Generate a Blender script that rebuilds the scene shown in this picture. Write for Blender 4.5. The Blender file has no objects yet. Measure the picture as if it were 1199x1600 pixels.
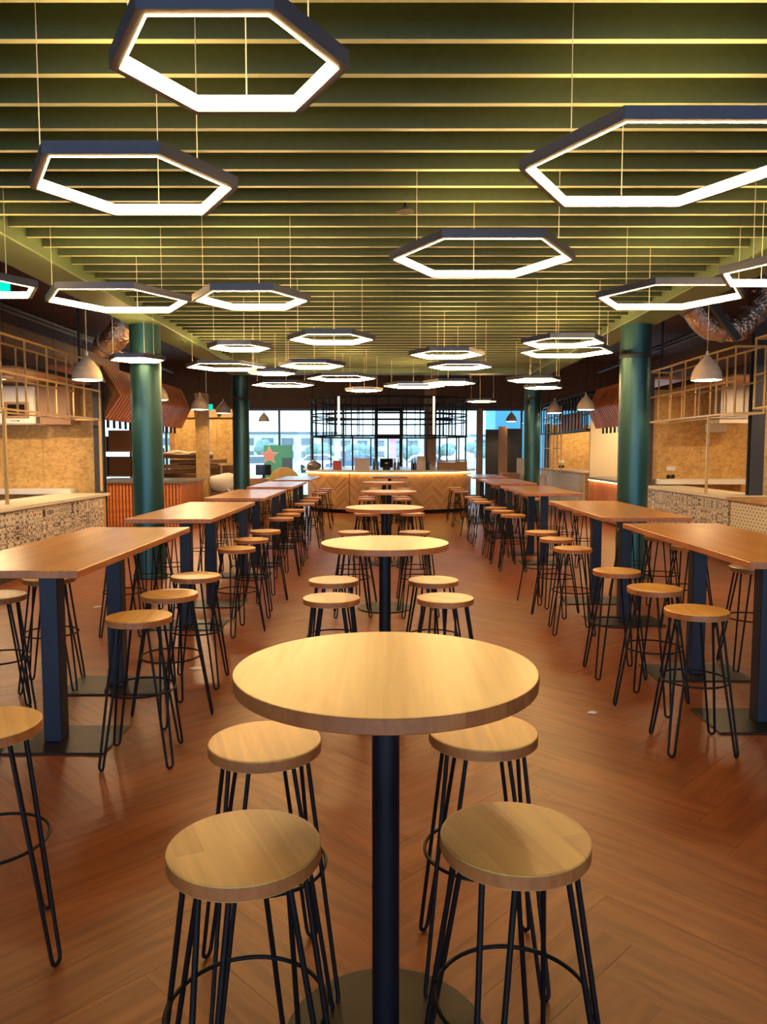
import bpy, bmesh, math, random
from mathutils import Vector, Matrix
random.seed(7)
S = bpy.context.scene
C = S.collection
PI = math.pi

# ------------------------------------------------------------------ camera
cam_d = bpy.data.cameras.new('camera'); cam = bpy.data.objects.new('camera', cam_d); C.objects.link(cam)
PITCH = math.atan(95/1200)
cam.location = (0, 0, 1.62); cam.rotation_euler = (PI/2-PITCH, 0, 0)
cam_d.sensor_fit = 'VERTICAL'; cam_d.sensor_height = 24; cam_d.lens = 24*1200/1600
cam_d.shift_x = -3.5/1600; cam_d.clip_start = .05; cam_d.clip_end = 600
S.camera = cam

# ------------------------------------------------------------------ exposure, sky
S.view_settings.view_transform = 'Standard'; S.view_settings.look = 'None'
S.view_settings.gamma = 1; S.view_settings.use_curve_mapping = False
S.view_settings.exposure = 0.3
W = bpy.data.worlds.new('world'); S.world = W; W.use_nodes = True
nt = W.node_tree; bg = nt.nodes['Background']
tc = nt.nodes.new('ShaderNodeTexCoord'); nz = nt.nodes.new('ShaderNodeTexNoise'); nz.inputs['Scale'].default_value = 2.5
nz.inputs['Detail'].default_value = 4
cr = nt.nodes.new('ShaderNodeValToRGB')
cr.color_ramp.elements[0].position = .35; cr.color_ramp.elements[0].color = (.50, .80, 1, 1)
cr.color_ramp.elements[1].position = .62; cr.color_ramp.elements[1].color = (.85, .96, 1, 1)
nt.links.new(tc.outputs['Generated'], nz.inputs['Vector']); nt.links.new(nz.outputs[0], cr.inputs[0])
nt.links.new(cr.outputs[0], bg.inputs[0]); bg.inputs[1].default_value = 3.2
LED = 64.0      # strength of the hexagon lamps
# daylight arriving through the glazed front behind the camera
al = bpy.data.lights.new('daylight', 'AREA'); al.shape = 'RECTANGLE'; al.size = 15; al.size_y = 2.9
al.energy = 270; al.color = (.72, .70, 1.0)
alo = bpy.data.objects.new('daylight', al); C.objects.link(alo); alo.location = (0, -6.4, 1.7); alo.rotation_euler = (-PI/2, 0, PI)
alo.rotation_euler = (PI/2, 0, 0)

# ------------------------------------------------------------------ materials
M = {}
def new_mat(name):
    m = bpy.data.materials.new(name); m.use_nodes = True; M[name] = m
    return m, m.node_tree, m.node_tree.nodes['Principled BSDF']
def plain(name, col, rough=.5, metal=0, bump=0, scale=40, var=0.0, coat=0, spec=.5):
    m, t, b = new_mat(name)
    b.inputs['Roughness'].default_value = rough; b.inputs['Metallic'].default_value = metal
    b.inputs['Coat Weight'].default_value = coat; b.inputs['Specular IOR Level'].default_value = spec
    tc = t.nodes.new('ShaderNodeTexCoord'); n = t.nodes.new('ShaderNodeTexNoise')
    n.inputs['Scale'].default_value = scale; n.inputs['Detail'].default_value = 4
    t.links.new(tc.outputs['Object'], n.inputs['Vector'])
    r = t.nodes.new('ShaderNodeValToRGB'); v = max(var, .04)
    r.color_ramp.elements[0].position = .3; r.color_ramp.elements[0].color = tuple(c*(1-v) for c in col)+(1,)
    r.color_ramp.elements[1].position = .7; r.color_ramp.elements[1].color = tuple(min(1, c*(1+v)) for c in col)+(1,)
    t.links.new(n.outputs[0], r.inputs[0]); t.links.new(r.outputs[0], b.inputs['Base Color'])
    if bump:
        bp = t.nodes.new('ShaderNodeBump'); bp.inputs['Strength'].default_value = bump; bp.inputs['Distance'].default_value = .01
        t.links.new(n.outputs[0], bp.inputs['Height']); t.links.new(bp.outputs[0], b.inputs['Normal'])
    return m
def emit(name, col, s):
    m = bpy.data.materials.new(name); m.use_nodes = True; M[name] = m; t = m.node_tree
    t.nodes.remove(t.nodes['Principled BSDF']); e = t.nodes.new('ShaderNodeEmission')
    e.inputs[0].default_value = col+(1,); e.inputs[1].default_value = s
    t.links.new(e.outputs[0], t.nodes['Material Output'].inputs[0])
def stave(name, c1, c2, w, l, rough=.33, along='Y', coat=.25, grain=.35):
    """butcher-block wood: staves of two tones with stretched grain, in object space"""
    m, t, b = new_mat(name); N = t.nodes.new; L = t.links.new
    tc = N('ShaderNodeTexCoord'); oi = N('ShaderNodeObjectInfo')
    off = N('ShaderNodeVectorMath'); off.operation = 'SCALE'; cmb = N('ShaderNodeCombineXYZ')
    for i in range(3): L(oi.outputs['Random'], cmb.inputs[i])
    L(cmb.outputs[0], off.inputs[0]); off.inputs['Scale'].default_value = 7.3
    add = N('ShaderNodeVectorMath'); add.operation = 'ADD'; L(tc.outputs['Object'], add.inputs[0]); L(off.outputs[0], add.inputs[1])
    mp = N('ShaderNodeMapping')
    if along == 'Y': mp.inputs['Rotation'].default_value = (0, 0, PI/2)
    L(add.outputs[0], mp.inputs[0])
    br = N('ShaderNodeTexBrick'); br.inputs['Scale'].default_value = 1; br.inputs['Mortar Size'].default_value = 0
    br.inputs['Brick Width'].default_value = l; br.inputs['Row Height'].default_value = w
    br.inputs['Color1'].default_value = c1+(1,); br.inputs['Color2'].default_value = c2+(1,)
    L(mp.outputs[0], br.inputs['Vector'])
    mg = N('ShaderNodeMapping'); mg.inputs['Scale'].default_value = (2.2, 38, 20); L(mp.outputs[0], mg.inputs[0])
    n = N('ShaderNodeTexNoise'); n.inputs['Scale'].default_value = 1; n.inputs['Detail'].default_value = 6; n.inputs['Distortion'].default_value = .6
    L(mg.outputs[0], n.inputs['Vector'])
    rp = N('ShaderNodeValToRGB'); rp.color_ramp.elements[0].position = .3; rp.color_ramp.elements[1].position = .7
    rp.color_ramp.elements[0].color = (1-grain, 1-grain*1.15, 1-grain*1.25, 1); rp.color_ramp.elements[1].color = (1, 1, 1, 1)
    L(n.outputs[0], rp.inputs[0])
    mx = N('ShaderNodeMix'); mx.data_type = 'RGBA'; mx.blend_type = 'MULTIPLY'; mx.inputs[0].default_value = 1
    L(br.outputs[0], mx.inputs[6]); L(rp.outputs[0], mx.inputs[7]); L(mx.outputs[2], b.inputs['Base Color'])
    b.inputs['Roughness'].default_value = rough; b.inputs['Coat Weight'].default_value = coat; b.inputs['Coat Roughness'].default_value = .25
    return m
stave('stool_wood', (.80, .47, .12), (.64, .33, .075), .062, .5, grain=.18, rough=.36, coat=.15)
stave('round_top_wood', (.88, .64, .22), (.82, .55, .175), .11, 1.2, grain=.12, rough=.34, coat=.15)
stave('long_top_wood', (.70, .32, .045), (.56, .24, .033), .12, 1.6, grain=.3, rough=.3, coat=.4)
stave('edge_wood', (.50, .17, .045), (.38, .115, .03), .11, .14, grain=.25, rough=.45, coat=.1)
stave('pine', (.62, .36, .15), (.52, .28, .10), .3, 3, along='X', rough=.5)
stave('orange_batten', (.80, .28, .08), (.62, .19, .05), .3, 3, along='Z', rough=.45, coat=.1)
plain('black_steel', (.006, .005, .006), .5, 0, .1, 200, spec=.22)
plain('navy_steel', (.010, .012, .028), .45, 0, .08, 200, spec=.35)
plain('pole_steel', (.006, .006, .010), .5, 0, .08, 200, spec=.25)
plain('base_plate', (.020, .016, .014), .4, .2, .05, 150, spec=.35)
plain('teal_paint', (.024, .088, .098), .36, .5, .0, 120)
plain('slat_green', (.044, .066, .026), .62, 0, .05, 30, .1)
plain('slat_edge_lit', (.37, .40, .22), .45)  # slat undersides: bounced light from below put into a paler colour
plain('deck_green', (.03, .05, .022), .8)
plain('beam_green', (.10, .155, .07), .5)
plain('lamp_frame', (.10, .11, .15), .4, .2)
emit('led', (1, .60, .225), LED)
emit('bulb', (1, .78, .5), 9)
emit('led_strip', (1, .58, .14), 22)
emit('led_tube', (1, .72, .42), 7)
emit('exit_green', (.0, .6, .42), 1.4)
emit('white_lit', (1, .85, .65), 2.2)
plain('cable', (.55, .52, .42), .5)
plain('concrete', (.52, .42, .33), .8, 0, .25, 60, .1)
plain('brass', (.66, .42, .15), .35, .3, coat=.2)
plain('osb_trim', (.56, .33, .12), .7)
plain('dark_ceiling', (.13, .078, .055), .75, 0, .1, 10, .15)
plain('dark_wall', (.12, .075, .05), .8)
plain('dark_post', (.035, .034, .04), .5)
plain('white_paint', (.74, .72, .68), .5)
plain('cream_wall', (.72, .60, .40), .7)
plain('blue_wall', (.10, .38, .60), .7)
plain('stone_white', (.70, .63, .52), .35, var=.08)
plain('grey_stone', (.14, .13, .125), .3)
plain('cardboard', (.33, .185, .09), .85, 0, .1, 30, .15)
plain('cardboard_dark', (.17, .085, .045), .85, 0, .1, 30, .15)
plain('paper_light', (.62, .45, .30), .8, 0, .3, 20, .1)
plain('sack_white', (.68, .60, .50), .75, 0, .5, 14, .1)
plain('red_gloss', (.55, .02, .02), .4)
plain('pink', (.95, .42, .58), .6)
plain('sign_green', (.10, .55, .52), .6)
plain('black_gloss', (.012, .012, .014), .15)
plain('floor_slab', (.12, .045, .016), .9)
plain('pale_board', (.70, .64, .58), .6)
plain('brown_board', (.34, .20, .13), .7, var=.12)
plain('litter', (.75, .72, .66), .8)
plain('outside_ground', (.42, .44, .44), .9, 0, 0, 2, .15)
plain('leaf', (.16, .27, .26), .8, 0, .3, 3, .3)
plain('far_wall', (.55, .60, .62), .8)
plain('far_dark', (.12, .16, .20), .4)
plain('car_white', (.75, .77, .8), .25, coat=.5)
plain('car_blue', (.08, .2, .35), .25, coat=.5)
plain('tyre', (.02, .02, .02), .8)
plain('steel_grey', (.30, .29, .29), .4, .4)
plain('bottle_dark', (.03, .035, .03), .12, coat=.4)
plain('gift_box', (.62, .50, .48), .6, var=.1, scale=90)
# foil duct
m, t, b = new_mat('foil'); b.inputs['Metallic'].default_value = .95; b.inputs['Roughness'].default_value = .2
b.inputs['Base Color'].default_value = (.72, .60, .50, 1)
tc = t.nodes.new('ShaderNodeTexCoord'); n = t.nodes.new('ShaderNodeTexNoise'); n.inputs['Scale'].default_value = 22; n.inputs['Detail'].default_value = 5
bp = t.nodes.new('ShaderNodeBump'); bp.inputs['Strength'].default_value = .9; bp.inputs['Distance'].default_value = .04
t.links.new(tc.outputs['Object'], n.inputs['Vector']); t.links.new(n.outputs[0], bp.inputs['Height']); t.links.new(bp.outputs[0], b.inputs['Normal'])
# glass pane: clear with a real surface reflection
m = bpy.data.materials.new('glass'); m.use_nodes = True; M['glass'] = m; t = m.node_tree; t.nodes.remove(t.nodes['Principled BSDF'])
tr = t.nodes.new('ShaderNodeBsdfTransparent'); tr.inputs[0].default_value = (.90, .97, 1, 1); gl = t.nodes.new('ShaderNodeBsdfGlossy'); gl.inputs['Roughness'].default_value = .02
fr = t.nodes.new('ShaderNodeFresnel'); fr.inputs[0].default_value = 1.45; mx = t.nodes.new('ShaderNodeMixShader')
t.links.new(fr.outputs[0], mx.inputs[0]); t.links.new(tr.outputs[0], mx.inputs[1]); t.links.new(gl.outputs[0], mx.inputs[2])
t.links.new(mx.outputs[0], t.nodes['Material Output'].inputs[0])
# floor planks: grain along u, tone per plank
m, t, b = new_mat('plank'); N = t.nodes.new; L = t.links.new
uv = N('ShaderNodeUVMap'); oi = N('ShaderNodeObjectInfo'); cmb = N('ShaderNodeCombineXYZ')
for i in range(2): L(oi.outputs['Random'], cmb.inputs[i])
sc = N('ShaderNodeVectorMath'); sc.operation = 'SCALE'; sc.inputs['Scale'].default_value = 61; L(cmb.outputs[0], sc.inputs[0])
ad = N('ShaderNodeVectorMath'); ad.operation = 'ADD'; L(uv.outputs[0], ad.inputs[0]); L(sc.outputs[0], ad.inputs[1])
mp = N('ShaderNodeMapping'); mp.inputs['Scale'].default_value = (1.6, 16, 1); L(ad.outputs[0], mp.inputs[0])
n = N('ShaderNodeTexNoise'); n.inputs['Scale'].default_value = 1; n.inputs['Detail'].default_value = 7; n.inputs['Distortion'].default_value = 1.2; L(mp.outputs[0], n.inputs['Vector'])
r1 = N('ShaderNodeValToRGB'); r1.color_ramp.elements[0].position = .34; r1.color_ramp.elements[0].color = (.185, .046, .0105, 1)
r1.color_ramp.elements[1].position = .62; r1.color_ramp.elements[1].color = (.295, .082, .020, 1); L(n.outputs[0], r1.inputs[0])
at = N('ShaderNodeAttribute'); at.attribute_name = 'tone'; sm = N('ShaderNodeMath'); sm.operation = 'ADD'
L(at.outputs['Fac'], sm.inputs[0]); L(oi.outputs['Random'], sm.inputs[1]); fr = N('ShaderNodeMath'); fr.operation = 'FRACT'; L(sm.outputs[0], fr.inputs[0])
mr = N('ShaderNodeMapRange'); mr.inputs[3].default_value = .9; mr.inputs[4].default_value = 1.1; L(fr.outputs[0], mr.inputs[0])
ml = N('ShaderNodeVectorMath'); ml.operation = 'SCALE'; L(r1.outputs[0], ml.inputs[0]); L(mr.outputs[0], ml.inputs['Scale'])
L(ml.outputs[0], b.inputs['Base Color']); b.inputs['Roughness'].default_value = .37
bp = N('ShaderNodeBump'); bp.inputs['Strength'].default_value = .08; bp.inputs['Distance'].default_value = .005; L(n.outputs[0], bp.inputs['Height']); L(bp.outputs[0], b.inputs['Normal'])
# OSB board: flakes
m, t, b = new_mat('osb'); N = t.nodes.new; L = t.links.new
tc = N('ShaderNodeTexCoord'); mp = N('ShaderNodeMapping'); mp.inputs['Rotation'].default_value = (.4, .5, .3); mp.inputs['Scale'].default_value = (18, 18, 26); L(tc.outputs['Object'], mp.inputs[0])
v = N('ShaderNodeTexVoronoi'); v.inputs['Scale'].default_value = 1.2; L(mp.outputs[0], v.inputs['Vector'])
n = N('ShaderNodeTexNoise'); n.inputs['Scale'].default_value = 5; n.inputs['Detail'].default_value = 8; L(tc.outputs['Object'], n.inputs['Vector'])
sp = N('ShaderNodeSeparateColor'); L(v.outputs['Color'], sp.inputs[0]); a1 = N('ShaderNodeMath'); a1.operation = 'MULTIPLY_ADD'; L(sp.outputs[0], a1.inputs[0]); a1.inputs[1].default_value = .45; L(n.outputs[0], a1.inputs[2])
r1 = N('ShaderNodeValToRGB'); r1.color_ramp.elements[0].position = .3; r1.color_ramp.elements[0].color = (.38, .215, .06, 1); r1.color_ramp.elements[1].position = .9; r1.color_ramp.elements[1].color = (.64, .41, .145, 1)
L(a1.outputs[0], r1.inputs[0]); L(r1.outputs[0], b.inputs['Base Color']); b.inputs['Roughness'].default_value = .6
# ornamental wall tile: mirrored in object space, different on each tile
m, t, b = new_mat('ornament_tile'); N = t.nodes.new; L = t.links.new
tc = N('ShaderNodeTexCoord'); ab = N('ShaderNodeVectorMath'); ab.operation = 'ABSOLUTE'; L(tc.outputs['Object'], ab.inputs[0])
oi = N('ShaderNodeObjectInfo'); sc = N('ShaderNodeVectorMath'); sc.operation = 'SCALE'; cmb = N('ShaderNodeCombineXYZ')
for i in range(3): L(oi.outputs['Random'], cmb.inputs[i])
L(cmb.outputs[0], sc.inputs[0]); sc.inputs['Scale'].default_value = 9; ad = N('ShaderNodeVectorMath'); ad.operation = 'ADD'; L(ab.outputs[0], ad.inputs[0]); L(sc.outputs[0], ad.inputs[1])
v = N('ShaderNodeTexVoronoi'); v.feature = 'DISTANCE_TO_EDGE'; v.inputs['Scale'].default_value = 15; L(ad.outputs[0], v.inputs['Vector'])
n = N('ShaderNodeTexNoise'); n.inputs['Scale'].default_value = 12; L(ad.outputs[0], n.inputs['Vector'])
a1 = N('ShaderNodeMath'); a1.operation = 'MULTIPLY_ADD'; L(v.outputs[0], a1.inputs[0]); a1.inputs[1].default_value = 1.4; L(n.outputs[0], a1.inputs[2])
r1 = N('ShaderNodeValToRGB'); r1.color_ramp.interpolation = 'CONSTANT'
e = r1.color_ramp.elements; e[0].position = 0; e[0].color = (.035, .035, .06, 1); e[1].position = .50; e[1].color = (.22, .20, .24, 1)
q = e.new(.58); q.color = (.78, .68, .56, 1); q = e.new(.84); q.color = (.10, .11, .17, 1)
L(a1.outputs[0], r1.inputs[0]); L(r1.outputs[0], b.inputs['Base Color']); b.inputs['Roughness'].default_value = .3
# pegboard: painted board with a grid of small drilled holes
m, t, b = new_mat('pegboard'); N = t.nodes.new; L = t.links.new
tc = N('ShaderNodeTexCoord'); mp = N('ShaderNodeMapping'); mp.inputs['Rotation'].default_value = (PI/4, 0, 0); mp.inputs['Scale'].default_value = (0, 1, 1); L(tc.outputs['Object'], mp.inputs[0])
sc = N('ShaderNodeVectorMath'); sc.operation = 'SCALE'; sc.inputs['Scale'].default_value = 15; L(mp.outputs[0], sc.inputs[0])
fr = N('ShaderNodeVectorMath'); fr.operation = 'FRACTION'; L(sc.outputs[0], fr.inputs[0]); sb = N('ShaderNodeVectorMath'); sb.operation = 'SUBTRACT'; sb.inputs[1].default_value = (0, .5, .5); L(fr.outputs[0], sb.inputs[0])
ln = N('ShaderNodeVectorMath'); ln.operation = 'LENGTH'; L(sb.outputs[0], ln.inputs[0]); lt = N('ShaderNodeMath'); lt.operation = 'LESS_THAN'; L(ln.outputs['Value'], lt.inputs[0]); lt.inputs[1].default_value = .2
mx = N('ShaderNodeMix'); mx.data_type = 'RGBA'; L(lt.outputs[0], mx.inputs[0]); mx.inputs[6].default_value = (.68, .60, .46, 1); mx.inputs[7].default_value = (.06, .045, .03, 1); L(mx.outputs[2], b.inputs['Base Color'])
# herringbone veneer of the bar front
m, t, b = new_mat('bar_veneer'); N = t.nodes.new; L = t.links.new
tc = N('ShaderNodeTexCoord'); sp = N('ShaderNodeSeparateXYZ'); L(tc.outputs['Object'], sp.inputs[0])
pp = N('ShaderNodeMath'); pp.operation = 'PINGPONG'; L(sp.outputs[0], pp.inputs[0]); pp.inputs[1].default_value = .28
s1 = N('ShaderNodeMath'); s1.operation = 'ADD'; L(pp.outputs[0], s1.inputs[0]); L(sp.outputs[2], s1.inputs[1])
dv = N('ShaderNodeMath'); dv.operation = 'DIVIDE'; L(s1.outputs[0], dv.inputs[0]); dv.inputs[1].default_value = .075
fl = N('ShaderNodeMath'); fl.operation = 'FLOOR'; L(dv.outputs[0], fl.inputs[0]); d2 = N('ShaderNodeMath'); d2.operation = 'DIVIDE'; L(sp.outputs[0], d2.inputs[0]); d2.inputs[1].default_value = .28
f2 = N('ShaderNodeMath'); f2.operation = 'FLOOR'; L(d2.outputs[0], f2.inputs[0]); cb = N('ShaderNodeCombineXYZ'); L(fl.outputs[0], cb.inputs[0]); L(f2.outputs[0], cb.inputs[1])
wn = N('ShaderNodeTexWhiteNoise'); L(cb.outputs[0], wn.inputs[0]); r1 = N('ShaderNodeValToRGB'); r1.color_ramp.elements[0].color = (.36, .19, .085, 1); r1.color_ramp.elements[1].color = (.56, .33, .16, 1)
L(wn.outputs[0], r1.inputs[0]); L(r1.outputs[0], b.inputs['Base Color']); b.inputs['Roughness'].default_value = .45

# ------------------------------------------------------------------ mesh helpers
class MB:
    def __init__(s): s.v = []; s.f = []; s.sm = []
    def add(s, v, f, smooth=False):
        o = len(s.v); s.v += [tuple(p) for p in v]; s.f += [tuple(i+o for i in q) for q in f]; s.sm += [smooth]*len(f)
    def box(s, x0, x1, y0, y1, z0, z1, mat=None):
        v = [(x, y, z) for x in (x0, x1) for y in (y0, y1) for z in (z0, z1)]
        if mat is not None: v = [tuple(mat @ Vector(p)) for p in v]
        s.add(v, [(0, 1, 3, 2), (4, 6, 7, 5), (0, 4, 5, 1), (2, 3, 7, 6), (0, 2, 6, 4), (1, 5, 7, 3)]); return s
    def bbox(s, x0, x1, y0, y1, z0, z1, b=.004, mat=None):
        """box with bevelled edges"""
        bm = bmesh.new(); bmesh.ops.create_cube(bm, size=1)
        for w in bm.verts: w.co = Vector(((x0+x1)/2+w.co.x*(x1-x0), (y0+y1)/2+w.co.y*(y1-y0), (z0+z1)/2+w.co.z*(z1-z0)))
        bmesh.ops.bevel(bm, geom=bm.edges[:], offset=b, segments=1, affect='EDGES')
        if mat is not None: bm.transform(mat)
        bm.verts.ensure_lookup_table(); s.add([w.co for w in bm.verts], [[w.index for w in f.verts] for f in bm.faces]); bm.free(); return s
    def tube(s, pts, r, n=8, closed=False, cap=True):
        P = [Vector(p) for p in pts]; k = len(P); T = []
        for i in range(k):
            a = P[(i-1) % k] if (closed or i > 0) else P[i]; b = P[(i+1) % k] if (closed or i < k-1) else P[i]
            T.append((b-a).normalized())
        up = Vector((0, 0, 1)) if abs(T[0].z) < .9 else Vector((1, 0, 0))
        nrm = (up-T[0]*up.dot(T[0])).normalized(); v = []
        for i in range(k):
            nrm = (nrm-T[i]*nrm.dot(T[i])).normalized(); bn = T[i].cross(nrm)
            rr = r[i] if isinstance(r, (list, tuple)) else r
            for j in range(n):
                a = 2*PI*j/n+PI/n; v.append(P[i]+(nrm*math.cos(a)+bn*math.sin(a))*rr)
        f = []
        for i in range(k if closed else k-1):
            i2 = (i+1) % k
            for j in range(n): f.append((i*n+j, i*n+(j+1) % n, i2*n+(j+1) % n, i2*n+j))
        s.add(v, f, n > 4)
        if cap and not closed:
            s.add(v[:n], [tuple(range(n))[::-1]]); s.add(v[-n:], [tuple(range(n))])
        return s
    def bar(s, a, b, r): return s.tube([a, b], r*1.414, 4)
    def lathe(s, prof, n=32, c=(0, 0), smooth=True):
        v = []
        for r, z in prof:
            for j in range(n): v.append((c[0]+r*math.cos(2*PI*j/n), c[1]+r*math.sin(2*PI*j/n), z))
        k = len(prof)
        for i in range(k-1):
            o = len(s.v)
            s.v += v[i*n:(i+2)*n]
            for j in range(n): s.f.append((o+j, o+(j+1) % n, o+n+(j+1) % n, o+n+j)); s.sm.append(smooth and prof[i][0] > 0)
        s.add(v[:n], [tuple(range(n))[::-1]]); s.add(v[-n:], [tuple(range(n))]); return s
    def prism(s, poly, z0, z1):
        n = len(poly); v = [(x, y, z0) for x, y in poly]+[(x, y, z1) for x, y in poly]
        s.add(v, [tuple(range(n))[::-1], tuple(range(n, 2*n))]+[(i, (i+1) % n, n+(i+1) % n, n+i) for i in range(n)]); return s
    def mesh(s, name, mat):
        m = bpy.data.meshes.new(name); m.from_pydata(s.v, [], s.f); m.polygons.foreach_set('use_smooth', s.sm)
        m.materials.append(M[mat]); m.update()
        return m
    def obj(s, name, mat, parent=None, loc=(0, 0, 0), rz=0):
        return mkobj(name, s.mesh(name, mat), parent, loc, rz)
def mkobj(name, mesh, parent=None, loc=(0, 0, 0), rz=0):
    o = bpy.data.objects.new(name, mesh); C.objects.link(o); o.location = loc; o.rotation_euler = (0, 0, rz)
    if parent: o.parent = parent
    return o
def tag(o, label=None, cat=None, group=None, kind=None):
    if label: o['label'] = label
    if cat: o['category'] = cat
    if group: o['group'] = group
    if kind: o['kind'] = kind
    return o
def thing(name, label, cat, loc=(0, 0, 0), rz=0, group=None):
    return tag(mkobj(name, None, None, loc, rz), label, cat, group)
def dup(o, loc, rz, label, group=None):
    c = o.copy(); C.objects.link(c); c.location = loc; c.rotation_euler = (0, 0, rz); c['label'] = label
    if group: c['group'] = group
    for ch in list(o.children):
        d = ch.copy(); C.objects.link(d); d.parent = c
        for g in list(ch.children):
            e = g.copy(); C.objects.link(e); e.parent = d
    return c
def struct(mb, name, mat, parent=None):
    o = mb.obj(name, mat, parent)
    if not parent: o['kind'] = 'structure'
    return o

# ------------------------------------------------------------------ shell
XW = 10.0; YB = -6.0; YF = 26.5; ZC = 4.6
floor = struct(MB().box(-XW, XW, YB, YF, -.12, -.012), 'floor', 'floor_slab')
# herringbone planks, 45 degrees to the aisle
PW, PL = .20, 1.0
pm = MB().box(.0004, PL-.0004, .0004, PW-.0004, -.012, 0).mesh('plank', 'plank')
uvl = pm.uv_layers.new(name='UVMap')
for lp in pm.loops: uvl.data[lp.index].uv = pm.vertices[lp.vertex_index].co.xy
at = pm.attributes.new('tone', 'FLOAT', 'FACE')
planks = []; K = int(PL/PW)
c45 = math.sqrt(.5)
for i in range(-220, 220):
    for j in range(-30, 31):
        # herringbone lattice: horizontal plank at (a, b), vertical partner at its end
        for vert in (0, 1):
            if not vert: ax, ay, rot = i*PW+j*PL, i*PW-j*PL, 0
            else: ax, ay, rot = i*PW+j*PL+PL+PW, i*PW-j*PL-PL+PW, 1
            cx, cy = (ax+PL/2, ay+PW/2) if not rot else (ax-PW/2, ay+PL/2)
            wx, wy = (cx-cy)*c45+.1, (cx+cy)*c45
            if abs(wx) < XW-.4 and YB+.4 < wy < YF-.4: planks.append((wx, wy, rot, ax, ay))
vis = []
def pcen(p): return p[0], p[1]
def score(p):
    x, y = p[0], p[1]
    if y < 1.2 or abs(x) > .52*y+.45: return 1e6
    return y
planks.sort(key=score)
def worldpt(ax, ay): return ((ax-ay)*c45+.1, (ax+ay)*c45)
for p in planks[:300]:
    wx, wy, rot, ax, ay = p; q = worldpt(ax, ay)
    o = mkobj('plank', pm, floor, (q[0], q[1], random.uniform(-.0004, .0004)), PI/4+(PI/2 if rot else 0))
mb = MB(); uvs = []; tones = []
for p in planks[300:]:
    wx, wy, rot, ax, ay = p
    du, dv, tn = random.uniform(0, 50), random.uniform(0, 50), random.random()
    loc = [(0, 0), (PL, 0), (PL, PW), (0, PW)]; pts = []
    for u, v in loc:
        px, py = (ax+u, ay+v) if not rot else (ax-v, ay+u)
        wq = worldpt(px, py); pts.append((wq[0], wq[1]))
    c = (sum(a for a, _ in pts)/4, sum(b for _, b in pts)/4)
    pts = [(c[0]+(a-c[0])*.997, c[1]+(b-c[1])*.997) for a, b in pts]
    mb.add([(a, b, 0) for a, b in pts]+[(a, b, -.012) for a, b in pts], [(0, 1, 2, 3), (0, 4, 5, 1), (1, 5, 6, 2), (2, 6, 7, 3), (3, 7, 4, 0)])
    base = [(u+du, v+dv) for u, v in loc]
    for f in [(0, 1, 2, 3), (0, 0, 1, 1), (1, 1, 2, 2), (2, 2, 3, 3), (3, 3, 0, 0)]:
        uvs += [base[k] for k in f]; tones.append(tn)
m = mb.mesh('plank_field', 'plank'); ul = m.uv_layers.new(name='UVMap'); ul.data.foreach_set('uv', [c for q in uvs for c in q])
m.attributes.new('tone', 'FLOAT', 'FACE').data.foreach_set('value', tones)
tag(mkobj('plank_field', m, floor), kind='stuff')

# ceiling: green slatted field framed by beams, dark soffit around it
ceil = struct(MB().box(-XW, XW, YB, YF, ZC, ZC+.1), 'ceiling', 'dark_ceiling')
XL, XR, ZB, ZS, YE = -2.78, 2.95, 3.19, 3.27, 15.7
struct(MB().box(XL-.2, XR+.2, YB, YE+.3, ZS+.215, ZS+.26), 'deck', 'deck_green', ceil)
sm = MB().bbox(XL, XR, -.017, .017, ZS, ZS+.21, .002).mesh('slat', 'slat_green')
sm.materials.append(M['slat_edge_lit'])
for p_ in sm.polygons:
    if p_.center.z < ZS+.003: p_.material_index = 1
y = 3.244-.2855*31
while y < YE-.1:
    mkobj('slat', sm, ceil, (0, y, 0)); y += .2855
for a in ((XL-.42, XL, YB, YE+.4), (XR, XR+.42, YB, YE+.4)): MB().bbox(a[0], a[1], a[2], a[3], ZB, ZS+.26, .01).obj('beam', 'beam_green', ceil)
MB().bbox(XL, XR, YE, YE+.4, ZB, ZS+.26, .01).obj('beam', 'beam_green', ceil)
# header boards over the glass at the far end
struct(MB().box(-XW, XW, YF-.15, YF+.1, 3.08, ZC), 'wall_far', 'dark_ceiling')
struct(MB().box(-XW-.15, -XW, YB, YF, 0, ZC), 'wall_left', 'dark_wall')
struct(MB().box(XW, XW+.15, YB, YF, 0, ZC), 'wall_right', 'dark_wall')
struct(MB().box(-XW, XW, YB-.15, YB, 3.25, ZC), 'wall_near', 'dark_wall')
struct(MB().box(3.15, 3.3, YF-.12, YF, 0, 3.08).box(-6.3, -4.75, YF-.12, YF, 0, 3.08), 'trim_1', 'pine')
def glazing(name, x0, x1, y, z1, n, mat='far_dark', z0=.0, rails=(0,)):
    o = struct(MB().box(x0, x1, y-.04, y+.04, z1-.08, z1).box(x0, x1, y-.04, y+.04, z0, z0+.12), name, mat)
    for k in range(n+1):
        x = x0+(x1-x0)*k/n
        MB().box(x-.035, x+.035, y-.05, y+.05, z0, z1).obj('mullion', mat, o)
        if k < n:
            MB().box(x+.035, x0+(x1-x0)*(k+1)/n-.035, y-.006, y+.006, z0+.12, z1-.08).obj('pane', 'glass', o)
    return o
glazing('window_1', -4.75, -.35, YF, 3.08, 4)
glazing('window_2', .55, 3.15, YF, 3.08, 2)
glazing('window_3', -XW, -6.3, YF, 3.08, 3)
glazing('window_4', 6.0, XW, YF, 3.08, 3)
glazing('window_6', 3.3, 6.0, YF, 3.08, 2)
glazing('window_5', -XW, XW, YB, 3.25, 10)
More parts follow.
